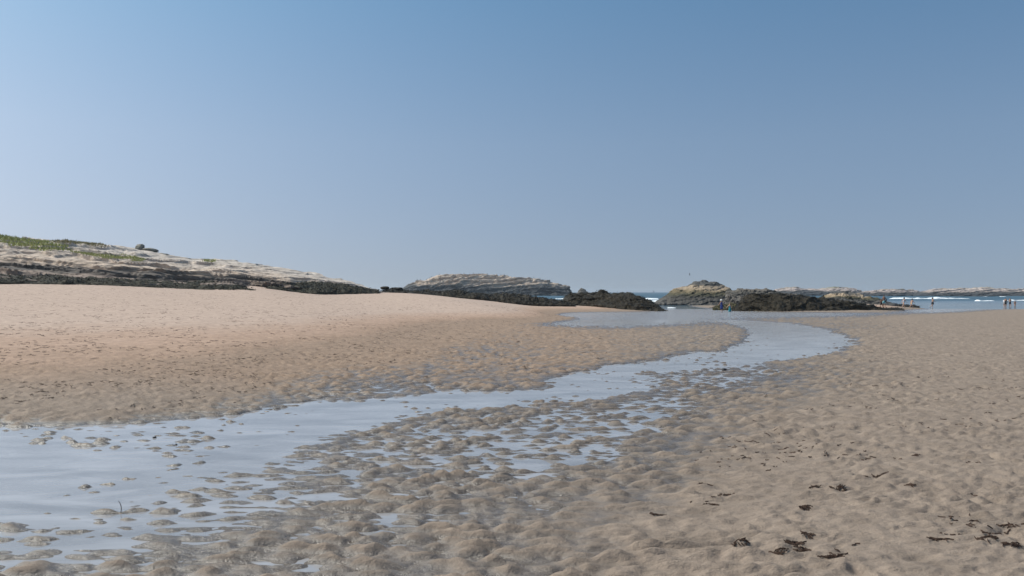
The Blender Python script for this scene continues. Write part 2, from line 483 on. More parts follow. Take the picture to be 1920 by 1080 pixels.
def sand_fields(x, y):
    """-> z, height above water table, warm tone"""
    x = np.asarray(x, float); y = np.asarray(y, float)
    m = macro(x, y)
    near = y < 75
    sd = np.full(x.shape, 99.0)
    sd[near] = sdist(x[near], y[near], P_STREAM)
    wob = fbm2(x * 0.8, y * 0.8, 2, 5) * (0.25 + 0.006 * y)
    w = 0.22 + 0.008 * y
    m = np.minimum(m, 9)
    t = sstep(-w, w, sd + wob)
    deep = -0.026 - 0.034 * sstep(0.5, 2.5, -sd)
    m = deep * (1 - t) + m * t
    for poly, lvl, ww in P_SHOALS:
        s2 = np.full(x.shape, 99.0)
        s2[near] = sdist(x[near], y[near], poly)
        t2 = sstep(-ww - 0.01 * y, ww + 0.005 * y, s2 + wob * 1.4)
        m = lvl * (1 - t2) + m * t2
    # ripples: short tongues of sand, steeper on the seaward side
    wx = fbm2(x * 1.6, y * 1.6, 2, 21); wy = fbm2(x * 1.5, y * 1.5, 2, 31)
    xx = x + 0.16 * wx; yy = y + 0.20 * wy
    hm = hummocks(x + 0.10 * wx, y + 0.09 * wy, 0.27, 0.165, 401) - 0.44
    hs_ = hummocks(x + 0.06 * wx, y + 0.06 * wy, 0.14, 0.082, 433) - 0.44
    a = pnoise2(xx / 0.6, yy / 0.36, 46)
    ph = yy / 0.14 + 0.8 * pnoise2(x / 0.40, y / 0.6, 43) + 0.45 * pnoise2(x / 0.16, y / 0.22, 44)
    cr = ph - np.floor(ph)
    saw = np.where(cr < 0.68, cr / 0.68, (1 - cr) / 0.32)
    saw = saw * saw * (3 - 2 * saw) - 0.5
    b = pnoise2(xx / 0.10, yy / 0.075, 51)
    c = fbm2(x / 1.5, y / 1.5, 2, 61)
    flat = np.clip(1.0 - (m - 0.05) / 0.38, 0.0, 1.0)
    amp = 0.046 * flat ** 1.2 + 0.005
    right = sstep(0.055, 0.15, m)          # the drier flats are smoother
    amp = amp * (1 - 0.45 * right * flat)
    amp = amp * np.clip((125 - y) / 30, 0.15, 1)
    patch = 0.6 + 0.8 * np.clip(0.5 + c, 0, 1)
    rip = amp * patch * ((1.36 - 0.50 * right) * hm + (0.45 + 0.75 * right) * hs_ + 0.22 * a + (0.10 + 0.24 * right) * saw + (0.09 + 0.20 * right) * b + 0.2 * c)
    # beach: faint footprints and wind marks
    pits = pnoise2(x / 0.22, y / 0.26, 71) + 0.15 * fbm2(x / 3, y / 3, 2, 73)
    rip = rip - 0.045 * np.clip(pits - 0.40, 0, 1) * sstep(0.06, 0.14, m) * np.clip(1.6 - m, 0.3, 1) * 2
    rip = rip + 0.05 * sstep(0.5, 1.0, m) * fbm2(x / 9, y / 9, 3, 81)
    z = zwater(y) + m + rip
    tone = sstep(0.10, 0.30, m) * sstep(0.25, -0.05, x / np.maximum(y, 1) - 0.25)
    tone = np.maximum(tone, 0.75 * sstep(0.12, -0.08, x / np.maximum(y, 1) - 0.12) * sstep(12, 18, y))
    return z, m + rip, tone

def sand_z(x, y):
    return float(sand_fields(np.array([x]), np.array([y]))[0][0])

def fan_rows():
    ys = [2.0]
    while ys[-1] < 178:
        y = ys[-1]
        step = 0.0042 * y if y < 55 else (0.0042 + 0.0045 * min(1, (y - 55) / 40)) * y
        if y < 4.4: step = 0.012 * y
        ys.append(y + step)
    return np.array(ys)
ys = fan_rows()
tt = np.concatenate([np.linspace(-1.15, -0.70, 40, endpoint=False), np.linspace(-0.70, 0.70, 860), np.linspace(0.70, 1.15, 41)[1:]])
YY, TT = np.meshgrid(ys, tt, indexing='ij')
gx = (TT * YY).ravel(); gy = YY.ravel()
gz, gab, gton = sand_fields(gx, gy)
gz = gz - 4.0 * sstep(150, 177, gy)
me = mesh_np('sand', np.stack([gx, gy, gz], 1), grid_faces(len(ys), len(tt)), True, {'above': gab, 'tone': gton})
sand = link('sand', me, M_SAND)
tag(sand, 'rippled tidal sand flats rising to a pale dry beach', kind='structure')

# water lying in the channel and pools: one gently falling sheet that meets the sea
ws = np.concatenate([np.linspace(2.0, SEA_Y, 60)])
wt = np.linspace(-1.15, 1.15, 30)
A, B = np.meshgrid(ws, wt, indexing='ij')
me = mesh_np('stream_water', np.stack([(A * B).ravel(), A.ravel(), zwater(A.ravel())], 1), grid_faces(60, 30), True, {'ruffle': (0.03 + 0.05 * sstep(25, 45, A) + 0.5 * sstep(58, 72, A) * sstep(.75, .2, B * 0 + np.abs(B - 0.2))).ravel()})
tag(link('stream_water', me, M_STREAM), 'shallow sky-blue stream winding across the sand flats', kind='structure')

# sea
def sea_z(x, y):
    sw = 0.0
    for y0, h, wd, sd_ in ((246, .55, 5.0, 3), (232, .42, 4.5, 9), (205, .22, 5, 13), (300, .4, 8, 17), (380, .5, 12, 19)):
        yc = y0 + 5 * pnoise2(x / 60, x * 0 + sd_, sd_)
        am = np.clip(0.75 + 0.9 * pnoise2(x / 35, x * 0 + 2.5, sd_ + 1), 0, 1.3)
        sw = sw + h * am * np.exp(-((y - yc) / wd) ** 2)
    return SEA_Z + sw * sstep(140, 190, y)
sy = [SEA_Y]
while sy[-1] < 7000:
    y = sy[-1]; sy.append(y * (1.006 if y < 480 else 1.06))
sy = np.array(sy); st = np.linspace(-1.15, 1.15, 420)
A, B = np.meshgrid(sy, st, indexing='ij')
sx, syy = (A * B).ravel(), A.ravel()
me = mesh_np('sea', np.stack([sx, syy, sea_z(sx, syy)], 1), grid_faces(len(sy), len(st)), True, {'deep': sstep(150, 300, syy + 6 * fbm2(sx / 30, syy / 12, 2, 3))})
tag(link('sea', me, M_SEA), 'blue sea with low swell out to the horizon', kind='structure')

# ------------------------------------------------------------------ rocks
def interp_poly(pts, u, col):
    p = np.array(pts, float)
    return np.interp(u, p[:, 0], p[:, col])

def loaf(crest, front, crestY, frontY, backY, nu=160, nv=60, bulge=1.6, seed=1, amp=0.5, noise_scale=0.25, strata_amp=0.4,
         strata_t=1.2, dip=(0.12, 0.10, 1.0), sink=0.6, back_z=None, fine=0.3, lumps=0.0, lump_scale=0.5, edge=3.0, scarp=0.12, local=False):
    """rock whose skyline is `crest` and whose foot is `front` (photo x,y); distances in metres (number or list of (x,Y))"""
    x0, x1 = crest[0][0], crest[-1][0]
    px = np.linspace(x0, x1, nu)
    cy = interp_poly(crest, px, 1); fy = interp_poly(front, px, 1)
    def dist(v): return interp_poly(v, px, 1) if isinstance(v, (list, tuple)) else np.full(nu, float(v))
    cY, fY, bY = dist(crestY), dist(frontY), dist(backY)
    C = np.stack(wpt(px, cy, cY), 1); Fp = np.stack(wpt(px, fy, fY), 1)
    Bk = C.copy(); Bk[:, 1] = bY; Bk[:, 0] *= bY / cY; Bk[:, 2] = (Fp[:, 2] if back_z is None else back_z) - sink
    w = np.linspace(-0.06, 1, int(nv * 0.68)); wb = np.linspace(0, 1, nv - len(w) + 1)[1:]
    rows = []
    for t in w:
        tc = max(t, 0)
        P = Fp + (C - Fp) * tc
        P[:, 2] = Fp[:, 2] + (C[:, 2] - Fp[:, 2]) * (1 - (1 - tc) ** bulge)
        if t < 0: P[:, 2] += t / 0.06 * sink; P[:, 1] += t * 2.0
        rows.append(P)
    for t in wb:
        P = C + (Bk - C) * t
        P[:, 2] = C[:, 2] + (Bk[:, 2] - C[:, 2]) * (t ** 1.7)
        rows.append(P)
    G = np.stack(rows)                         # nv x nu x 3
    zb = np.minimum(Fp[:, 2], C[:, 2])[None]; H = max(0.5, (C[:, 2] - Fp[:, 2]).max())
    zone = (G[..., 2] - Fp[:, 2][None]) / (H if not local else np.maximum(C[:, 2] - Fp[:, 2], 0.8)[None])
    if lumps:
        n = fbm3(G, lump_scale, 3, seed + 40)
        l2 = fbm3(G, lump_scale * 4.0, 3, seed + 50)
        disp = lumps * (np.abs(n) * 1.6 - 0.35) + lumps * 0.75 * l2
    else:
        disp = 0
    warp = fbm3(G, noise_scale * 0.7, 3, seed)
    def ledges(th, seed, sharp):
        q = (G * np.array(dip)).sum(-1) / th + 1.1 * warp + 0.3 * fbm3(G, noise_scale * 3, 2, seed + 5)
        fr = q - np.floor(q)
        lid = np.floor(q)
        jit = _hash(lid + np.floor(G[..., 0] * noise_scale * 0.9 + 2 * warp), lid * 0, lid * 0, seed + 3) / 4294967296.0
        return (0.5 - np.where(fr < 1 - sharp, fr / (1 - sharp), (1 - fr) / sharp)) * (0.25 + 1.1 * jit)
    ledge = ledges(strata_t, seed, scarp) + 0.45 * ledges(strata_t * 0.37, seed + 70, scarp * 1.5)
    blocks = fbm3(G, noise_scale * 2.2, 4, seed + 9, 0.6)
    disp = disp + strata_amp * ledge + amp * fbm3(G, noise_scale, 4, seed + 13) + fine * (np.abs(blocks) * 1.5 - 0.3)
    du = np.gradient(G, axis=1); dv = np.gradient(G, axis=0)
    N = np.cross(du, dv); N /= np.linalg.norm(N, axis=-1, keepdims=True) + 1e-9
    if N[..., 2].mean() < 0: N = -N
    ends = np.clip(np.minimum(np.arange(nu), np.arange(nu)[::-1]) / edge, 0, 1)[None]
    wv = np.ones((len(rows), 1))
    G = G + N * (disp * ends * wv)[..., None]
    G[..., 1] -= strata_amp * np.clip(ledge, -1, 1) * 0.6 * ends
    return G, zone

def rock_obj(name, G, zone, mat, parent=None, smooth=False):
    nv, nu = G.shape[:2]
    me = mesh_np(name, G.reshape(-1, 3), grid_faces(nv, nu)[:, ::-1], smooth, {'zone': zone.ravel()})
    return link(name, me, mat, parent)

def project(P):
    return 960 + P[..., 0] / P[..., 1] * F, HORIZON - (P[..., 2] - CAMZ) / P[..., 1] * F

def tufts(name, pts, mat, parent, size, n_blades=1, up=1.0, spread=0.5, seed=1, width=0.25, kind='stuff', sag=0.0, jit=0.4):
    """many small leaf faces rooted at pts (one mesh)"""
    rng = np.random.default_rng(seed)
    pts = np.repeat(pts, n_blades, 0)
    n = len(pts)
    s = size * rng.uniform(0.5, 1.4, n)[:, None]
    d = np.stack([rng.normal(0, spread, n), rng.normal(0, spread, n), np.full(n, up)], 1)
    d /= np.linalg.norm(d, axis=1, keepdims=True)
    a = rng.uniform(0, 2 * math.pi, n)
    side = np.stack([np.cos(a), np.sin(a), np.zeros(n)], 1) * s * width
    base = pts + np.stack([rng.normal(0, jit, n), rng.normal(0, jit, n), np.zeros(n)], 1) * size
    tip = base + d * s + np.array([0, 0, -sag]) * s
    midp = base + d * s * 0.55
    V = np.concatenate([base - side * 0.5, base + side * 0.5, midp + side * 0.6, midp - side * 0.6, tip], 0)
    i = np.arange(n)
    f = np.concatenate([np.stack([i, i + n, i + 2 * n], 1), np.stack([i, i + 2 * n, i + 3 * n], 1), np.stack([i + 3 * n, i + 2 * n, i + 4 * n], 1)], 0)
    o = link(name, mesh_np(name, V, f, False), mat, parent)
    if kind: o['kind'] = kind
    return o

def fronds_on(rock, G, count, size, mat, seed, zmask=None, spread=1.2, up=0.6, sag=0.5, width=0.35, name='seaweed'):
    rng = np.random.default_rng(seed)
    P = G[2:int(len(G) * 0.85)].reshape(-1, 3)
    if zmask is not None: P = P[zmask(P)]
    if len(P) == 0: return
    k = rng.integers(0, len(P), count)
    return tufts(name, P[k] + rng.normal(0, 0.12, (count, 3)) * np.array([1, 1, 0.2]), mat, rock, size, 1, up, spread, seed, width, 'stuff', sag)

M_HEAD = rock_mat('headland_rock', [(0.0, (0.20, 0.155, 0.125)), (0.12, (0.27, 0.205, 0.165)), (0.18, (0.15, 0.122, 0.10)), (0.22, (0.12, 0.10, 0.085)), (0.27, (0.11, 0.092, 0.08)), (0.31, (0.26, 0.20, 0.155)), (0.36, (0.48, 0.375, 0.29)), (0.7, (0.48, 0.405, 0.345)), (1.0, (0.50, 0.44, 0.385))], 1.0, stain=0.25, zamp=0.8)
M_ISLE = rock_mat('island_rock', [(0.0, (0.045, 0.048, 0.05)), (0.36, (0.075, 0.075, 0.075)), (0.42, (0.13, 0.12, 0.11)), (0.48, (0.42, 0.335, 0.265)), (1.0, (0.50, 0.405, 0.325))], 3.0, strata=(0.3, 0.3, 1.5), rot=(0, R(-14), 0), stain=0.5, zamp=0.7, bumpd=0.3)
M_ISLE2 = rock_mat('far_island_rock', [(0.0, (0.05, 0.055, 0.06)), (0.42, (0.07, 0.07, 0.07)), (0.52, (0.33, 0.275, 0.245)), (0.75, (0.42, 0.35, 0.315)), (0.90, (0.34, 0.295, 0.25)), (1.0, (0.14, 0.15, 0.09))], 3.0, strata=(0.3, 0.3, 1.2), rot=(0, R(-20), 0), stain=0.5, zamp=0.8)
M_DOME = rock_mat('dome_rock', [(0.0, (0.10, 0.092, 0.083)), (0.28, (0.06, 0.055, 0.048)), (0.42, (0.07, 0.065, 0.04)), (0.55, (0.16, 0.125, 0.075)), (0.66, (0.33, 0.255, 0.18)), (0.74, (0.28, 0.22, 0.16)), (0.80, (0.085, 0.08, 0.072)), (1.0, (0.08, 0.078, 0.075))], 0.8, strata=(0.3, 0.3, 1.8), rot=(0, R(-10), 0), stain=0.35, zamp=0.45)
M_SHELF = rock_mat('shelf_rock', [(0.0, (0.10, 0.09, 0.08)), (0.5, (0.12, 0.105, 0.09)), (0.75, (0.075, 0.07, 0.06)), (1.0, (0.14, 0.12, 0.10))], 0.8, stain=0.3)
M_BOULD = rock_mat('grey_boulder', [(0.0, (0.17, 0.16, 0.135)), (1.0, (0.24, 0.225, 0.19))], 0.6, stain=0.2)
M_WHITE = rock_mat('white_boulder', [(0.0, (0.30, 0.27, 0.25)), (0.6, (0.50, 0.46, 0.40)), (1.0, (0.55, 0.52, 0.42))], 0.4, stain=0.1)
M_WEED = weed_mat('rockweed')
M_WEED2 = weed_mat('rockweed_olive', (0.03, 0.027, 0.012), (0.10, 0.085, 0.035), (0.17, 0.14, 0.065))
M_FROND = weed_mat('weed_frond', (0.010, 0.009, 0.006), (0.030, 0.024, 0.015), (0.09, 0.072, 0.045), 0.5, 0.55)
M_WEEDSHORE = weed_mat('shore_weed', (0.02, 0.019, 0.013), (0.055, 0.05, 0.034), (0.10, 0.085, 0.06), 1.0, 0.7)
M_GRASS = plain('dune_grass', (0.30, 0.31, 0.10), 0.75, 0.4, 0.5)
M_GRASSD = plain('dry_grass', (0.22, 0.19, 0.09), 0.8, 0.4, 0.6)

# headland on the left
HC = [(-420, 440), (-200, 442), (0, 446), (60, 450), (90, 452), (130, 455), (200, 462), (260, 471), (310, 477), (360, 484), (420, 488), (480, 494), (530, 503), (580, 512), (640, 522), (680, 533), (722, 548)]
HF = [(-420, 526), (0, 528), (200, 533), (400, 541), (430, 541), (465, 535), (512, 535), (545, 542), (600, 547), (700, 549.5), (722, 549.5)]
HFY = [(-420, 66), (0, 72), (200, 74), (400, 77), (430, 78), (465, 82.5), (512, 83.5), (545, 83), (600, 86), (700, 95), (722, 97)]
HCY = [(-420, 112), (0, 116), (300, 114), (500, 108), (650, 101), (722, 99)]
G, zn = loaf(HC, HF, HCY, HFY, [(-420, 170), (300, 165), (722, 118)], 820, 300, 1.35, 3, 0.40, 0.11, 0.42, 0.95, (0.085, 0.045, 1.0), 0.9, fine=0.3, back_z=-1, edge=14, scarp=0.06, local=True)
head = rock_obj('rock_headland', G, zn, M_HEAD)
tag(head, 'long pale layered rock headland with dark tidal band and grassy top behind the dry sand', 'headland')
HEAD_G = G
hpx, hpy = project(G)
front_rows = int(G.shape[0] * 0.68) + 4
def head_pts(polypx, count, seed, maxrow=front_rows):
    rng = np.random.default_rng(seed)
    pl = np.array(polypx, float)
    a, b = hpx[:maxrow].ravel(), hpy[:maxrow].ravel()
    inn = sdist(a, b, pl) < 0
    P = G[:maxrow].reshape(-1, 3)[inn]
    return P[rng.integers(0, len(P), count)] if len(P) else np.zeros((0, 3))
for poly, n, s, mt, nm in [
    ([(-420, 437), (0, 440), (20, 446), (60, 452), (100, 456), (125, 463), (118, 470), (80, 471), (40, 466), (0, 456), (-420, 452)], 14000, .40, M_GRASS, 'green'),
    ([(95, 452), (130, 451), (165, 454), (205, 463), (190, 465), (150, 460), (110, 458)], 2600, .30, M_GRASSD, 'brown'),
    ([(120, 468), (150, 472), (190, 480), (230, 478), (258, 483), (272, 489), (262, 492), (235, 487), (190, 486), (150, 478)], 1900, .28, M_GRASS, 'low'),
    ([(382, 487), (402, 489), (402, 494), (385, 492)], 400, .25, M_GRASS, 'tiny')]:
    P = head_pts(poly, n, 5)
    if len(P):
        g = tufts('grass', P, mt, None, s, 1, 1.0, 0.45, 8, 0.16, jit=0.6)
        tag(g, {'green': 'thick green grass on the upper left of the rock headland', 'brown': 'brownish low grass along the headland skyline', 'low': 'green tufts growing along a crack in the headland', 'tiny': 'small green tuft in a headland hollow'}[nm], 'grass', kind='stuff')

def simple_rock(name, label, cat, crest, front, cY, fY, bY, mat, seed, group=None, fr=0, fs=.3, fm=None, **kw):
    G, zn = loaf(crest, front, cY, fY, bY, seed=seed, **kw)
    o = rock_obj(name, G, zn, mat)
    tag(o, label, cat, group)
    if fr: fronds_on(o, G, fr, fs, fm or M_FROND, seed)
    return o, G

# weed fringe at the headland foot
KW = dict(nu=260, nv=40, amp=.10, noise_scale=.5, strata_amp=.0, fine=.12, lumps=.30, lump_scale=.45, sink=.4, bulge=1.8)
simple_rock('weed_fringe', 'long dark strip of seaweed covered rock at the foot of the headland', 'seaweed',
    [(-420, 512), (-100, 514), (0, 516), (60, 519), (90, 516), (150, 520), (200, 522), (250, 526), (300, 529), (350, 530), (400, 530), (430, 535), (460, 540), (482, 545)],
    [(-420, 527), (0, 529), (200, 534), (300, 538.5), (400, 543.5), (482, 545.5)], [(-420, 69), (482, 81)], [(-420, 64.5), (0, 70), (482, 77)], [(-420, 74), (482, 86)], M_WEEDSHORE, 11, fr=6500, fs=.22, **KW)
simple_rock('weed_fringe', 'dark seaweed covered rock apron beside the sandy notch at the headland tip', 'seaweed',
    [(488, 540.5), (510, 536), (540, 533), (580, 530), (620, 531), (660, 536), (690, 542), (712, 548)],
    [(488, 541), (560, 547), (620, 549), (700, 550), (712, 550)], [(488, 85), (712, 98)], [(488, 81), (600, 83), (712, 93)], [(488, 90), (712, 104)], M_WEEDSHORE, 12, fr=3500, fs=.22, **KW)

# boulders on the headland
def blob(name, label, cat, px, py, Y, wpx, hpx_, mat, seed, depth=1.0, lean=0.0, lobes=None, group=None, sub=26, rough=.16, parent=None):
    c = np.array(wpt(px, py, Y)); sx_ = wpx / F * Y / 2; sz = hpx_ / F * Y / 2
    th = np.linspace(0, math.pi, sub); ph = np.linspace(0, 2 * math.pi, sub * 2, endpoint=False)
    T, Pp = np.meshgrid(th, ph, indexing='ij')
    U = np.stack([np.sin(T) * np.cos(Pp), np.sin(T) * np.sin(Pp), np.cos(T)], -1)
    se = np.sign(U) * np.abs(U) ** 0.8
    n = fbm3(U + seed * 3.1, 1.3, 4, seed)
    q = se * (1 + rough * 2.2 * n[..., None])
    n2 = fbm3(U + seed, 4.0, 3, seed + 2)
    q = q * (1 + rough * 0.6 * n2[..., None])
    V = q * np.array([sx_, sx_ * depth, sz])
    V[..., 0] += lean * V[..., 2]
    nr, nc = T.shape
    i = np.arange(nr * nc).reshape(nr, nc); j = np.roll(i, -1, 1)
    f = np.stack([i[:-1], i[1:], j[1:], j[:-1]], -1).reshape(-1, 4)
    zone = (V[..., 2] / sz * 0.5 + 0.5)
    o = link(name, mesh_np(name, V.reshape(-1, 3), f, True, {'zone': zone.ravel()}), mat, parent)
    o.location = c
    if label: tag(o, label, cat, group)
    return o

blob('white_boulder', 'rounded whitish boulder below the thick green grass of the headland', 'boulder', 31, 464, 105, 20, 10, M_WHITE, 3, .8)
bo = bpy.data.objects.new('grey_boulder', None); COL.objects.link(bo)
bo.location = wpt(266, 470, 112)
tag(bo, 'lone grey boulder of two lobes standing on the headland skyline', 'boulder')
for nm, px, py, wp, hp, ln, sd_ in (('rock_lobe', 262, 467, 16, 18, .12, 5), ('rock_arm', 281, 469.5, 26, 9, -.2, 6)):
    b = blob(nm, None, None, px, py, 112, wp, hp, M_BOULD, sd_, .9, ln)
    b.parent = bo; b.location = Vector(b.location) - bo.location
blob('flat_boulder', 'flat grey slab lying just below the two lobed boulder', 'boulder', 303, 478, 111, 30, 6, M_BOULD, 8, .9)
blob('dark_boulder', 'black boulder at the lower edge of the pale headland rock', 'boulder', 407, 522.5, 90, 24, 9, M_WEEDSHORE, 9, .8)
for px, py, Y, w_, h_, lb in ((722, 540, 112, 16, 6, 'smaller black boulder right off the headland tip'), (743, 542.5, 113, 24, 8, 'wider flat black boulder between the headland tip boulder and the weedy rock chain')):
    blob('dark_boulder', lb, 'boulder', px, py, Y, w_, h_, M_WEED, int(px), .8, group='boulders off the headland tip')

# chain of weedy rocks running from the headland to the pool
KW = dict(nu=110, nv=34, amp=.12, noise_scale=.4, strata_amp=.0, fine=.15, lumps=.34, lump_scale=.42, sink=.5, bulge=1.9)
for k, (lab, cr, fr_, Y, fr_n) in enumerate([
    ('low weedy rock nearest the headland tip in the dark rock chain', [(716, 545.5), (735, 542), (760, 544), (790, 546), (815, 551)], [(716, 546), (760, 550), (815, 553.5)], 113, 700),
    ('weedy rock with two black humps below the big island', [(770, 549), (800, 545), (830, 546), (842, 543.5), (862, 544.5), (872, 549), (895, 556)], [(770, 550), (830, 555.5), (895, 557.5)], 114, 1100),
    ('low ridge of weedy rock in the middle of the chain', [(860, 553), (885, 549), (920, 552), (950, 551), (985, 554), (1003, 562)], [(860, 556), (930, 559.5), (1003, 563)], 113, 1000),
    ('weedy rock at the end of the chain beside the gap of blue water', [(935, 561), (960, 554.5), (985, 553), (1010, 557.5), (1040, 560), (1062, 564.5), (1078, 571)], [(935, 563), (1000, 569.5), (1050, 571.5), (1078, 572)], 111, 1300)]):
    simple_rock('weedy_rock', lab, 'rock', cr, fr_, Y, Y - 3.5, Y + 4, M_WEED, 20 + k, 'chain of seaweed covered rocks', fr=fr_n, fs=.26, **KW)

# flat drift of weed on the sand below the chain
KWF = dict(nu=90, nv=20, amp=.02, noise_scale=.8, strata_amp=0, fine=.03, lumps=.06, lump_scale=1.0, sink=.15, bulge=1.5)
simple_rock('weed_drift', 'flat streak of dark seaweed on pale sand below the rock chain', 'seaweed', [(746, 553.5), (770, 553.6), (800, 556.6), (818, 561)], [(746, 554), (780, 558.3), (800, 559.8), (818, 561.5)], 100, 94, 102, M_WEEDSHORE, 31, fr=300, fs=.15, **KWF)

# large weedy rocks by the pool
KW = dict(nu=260, nv=80, amp=.35, noise_scale=.3, strata_amp=.25, fine=.22, lumps=.50, lump_scale=.30, sink=.6, bulge=2.0, edge=30)
ra, RG = simple_rock('weedy_rock', 'humped seaweed covered rock sloping down to the pool beside the dune tip', 'rock',
    [(1053, 565), (1060, 555), (1072, 549.5), (1100, 549.5), (1130, 548), (1152, 547.5), (1180, 551), (1205, 556), (1222, 565), (1236, 575), (1248, 583)],
    [(1053, 567), (1110, 571), (1170, 580), (1248, 584)], [(1053, 118), (1248, 104)], [(1053, 113), (1110, 109), (1170, 101.5), (1248, 100)], [(1053, 124), (1248, 109)], M_WEED, 41, fr=3000, fs=.2, **KW)
rb, RG = simple_rock('weedy_rock', 'broad seaweed covered rock mass behind the two bathers', 'rock',
    [(1372, 579), (1384, 570), (1393, 558), (1405, 551), (1440, 549.5), (1490, 553), (1530, 558), (1570, 562), (1600, 566), (1640, 575), (1665, 581), (1682, 584)],
    [(1372, 580), (1400, 584), (1470, 587), (1560, 586.5), (1682, 584.5)], [(1372, 103), (1682, 103)], [(1372, 102), (1470, 96.5), (1560, 97), (1682, 102)], [(1372, 110), (1682, 108)], M_WEED, 42, fr=4200, fs=.2, **KW)
KW2 = dict(KW); KW2.update(nu=140, nv=40, lumps=.3)
simple_rock('weedy_rock', 'bare topped dark rock rising behind the broad weedy mass', 'rock',
    [(1515, 563), (1540, 557), (1556, 552), (1567, 547.5), (1585, 546.5), (1605, 550.5), (1640, 559), (1668, 565.5), (1678, 569.5)],
    [(1515, 568), (1600, 568), (1640, 569.5), (1678, 570.5)], 132, 126, 138, M_DOME, 43, fr=0, **KW2)
simple_rock('weedy_rock', 'low olive weed covered ledge at the blue bather feet', 'rock',
    [(1336, 577), (1346, 573), (1362, 571), (1380, 569.5), (1400, 572), (1412, 580)], [(1336, 577.6), (1360, 579), (1400, 582), (1412, 582)], 113, 108.5, 118, M_WEED2, 44, fr=700, fs=.22, **dict(KWF, lumps=.2, sink=.4, nv=30))
simple_rock('weed_reef', 'low weed covered reef running out beside the man in blue shorts', 'rock',
    [(1636, 583.5), (1655, 579), (1668, 576.8), (1680, 577), (1690, 580), (1697, 583)], [(1636, 584), (1697, 583.6)], 108, 102.5, 111, M_WEED, 45, fr=450, fs=.2, **dict(KWF, lumps=.2, sink=.4, nv=30))
simple_rock('weed_reef', 'thin dark reef tongue pointing into the shallows behind the walkers', 'rock',
    [(1655, 568.5), (1675, 568.6), (1690, 570.3), (1706, 571.6), (1724, 574)], [(1655, 572), (1690, 573), (1724, 574.6)], 134, 127, 137, M_WEED, 46, fr=250, fs=.2, **dict(KWF, lumps=.15, sink=.4))
# dome rock, shelf behind
simple_rock('dome_rock', 'tall domed rock with ochre band and black top beyond the pool', 'rock',
    [(1226, 569), (1240, 561), (1251, 555), (1258, 546), (1265, 541.5), (1285, 537), (1294, 532), (1303, 528), (1322, 527), (1345, 531), (1362, 538), (1371, 544), (1375, 556), (1386, 562), (1396, 570)],
    [(1226, 570), (1280, 570), (1396, 571)], 166, 154, 180, M_DOME, 51, nu=240, nv=90, amp=.35, noise_scale=.22, strata_amp=.20, strata_t=1.1, dip=(-.16, .1, 1), fine=.42, bulge=2.1, sink=.8)
simple_rock('shelf_rock', 'grey rubbly rock shelf linking the dome rock to the weedy mass', 'rock',
    [(1360, 548), (1376, 544), (1400, 542), (1432, 541.5), (1452, 546), (1480, 552), (1520, 560), (1540, 566)], [(1360, 571), (1450, 572), (1540, 570)], 146, 136, 156, M_SHELF, 52, nu=160, nv=60, amp=.3, noise_scale=.3, strata_amp=.4, strata_t=.9, fine=.35, bulge=2.4, sink=.8)

# islands out at sea
KWI = dict(nu=420, nv=130, amp=2.0, noise_scale=.05, strata_amp=1.3, strata_t=3.6, dip=(-.16, .15, 1), fine=1.5, bulge=1.7, sink=2.0, edge=6, scarp=.25)
simple_rock('rock_island', 'big whitish topped rock island with birds behind the dark rock chain', 'island',
    [(742, 548), (760, 540), (785, 529), (808, 521), (824, 515), (832, 514), (870, 513.5), (920, 514.5), (960, 518), (1000, 523), (1023, 526), (1031, 531), (1050, 533.5), (1067, 535), (1071, 544), (1075, 553)],
    [(742, 553), (1075, 554)], 560, 535, 600, M_ISLE, 61, **KWI)
KW3 = dict(KWI); KW3.update(nu=70, nv=50, amp=.8, strata_amp=.4, fine=.9, strata_t=2, noise_scale=.12)
simple_rock('rock_islet', 'small dark pointed islet beside the big rock island', 'island', [(1076, 553), (1084, 547), (1090, 539), (1098, 543), (1103, 549), (1108, 553)], [(1076, 553.6), (1108, 553.6)], 545, 538, 560, M_SHELF, 62, **KW3)
KW4 = dict(KWI); KW4.update(nu=240, nv=70, amp=.7, strata_amp=.5, strata_t=2.0, fine=.7, noise_scale=.07, bulge=1.8)
simple_rock('rock_island', 'low pale island just above the broad weedy rock', 'island', [(1436, 551), (1455, 543), (1476, 538.5), (1492, 538), (1512, 542), (1540, 540), (1565, 537.5), (1600, 540.5), (1613, 545), (1626, 552)], [(1436, 553), (1626, 553.5)], 560, 540, 590, M_ISLE2, 63, **KW4)
simple_rock('rock_island', 'low pale island between two others behind the walking pair', 'island', [(1598, 551), (1625, 546), (1655, 542), (1690, 541.5), (1710, 543), (1720, 545.5), (1730, 552)], [(1598, 554), (1730, 554.5)], 525, 505, 550, M_ISLE2, 64, **KW4)
simple_rock('rock_island', 'long rugged island with dark cliffs behind the group of three', 'island', [(1712, 551), (1732, 545), (1750, 540.5), (1800, 540), (1822, 540.5), (1840, 538.5), (1870, 540), (1920, 542), (2000, 544), (2060, 553)], [(1712, 555.5), (2060, 556.5)], 470, 450, 500, M_ISLE2, 65, **KW4)

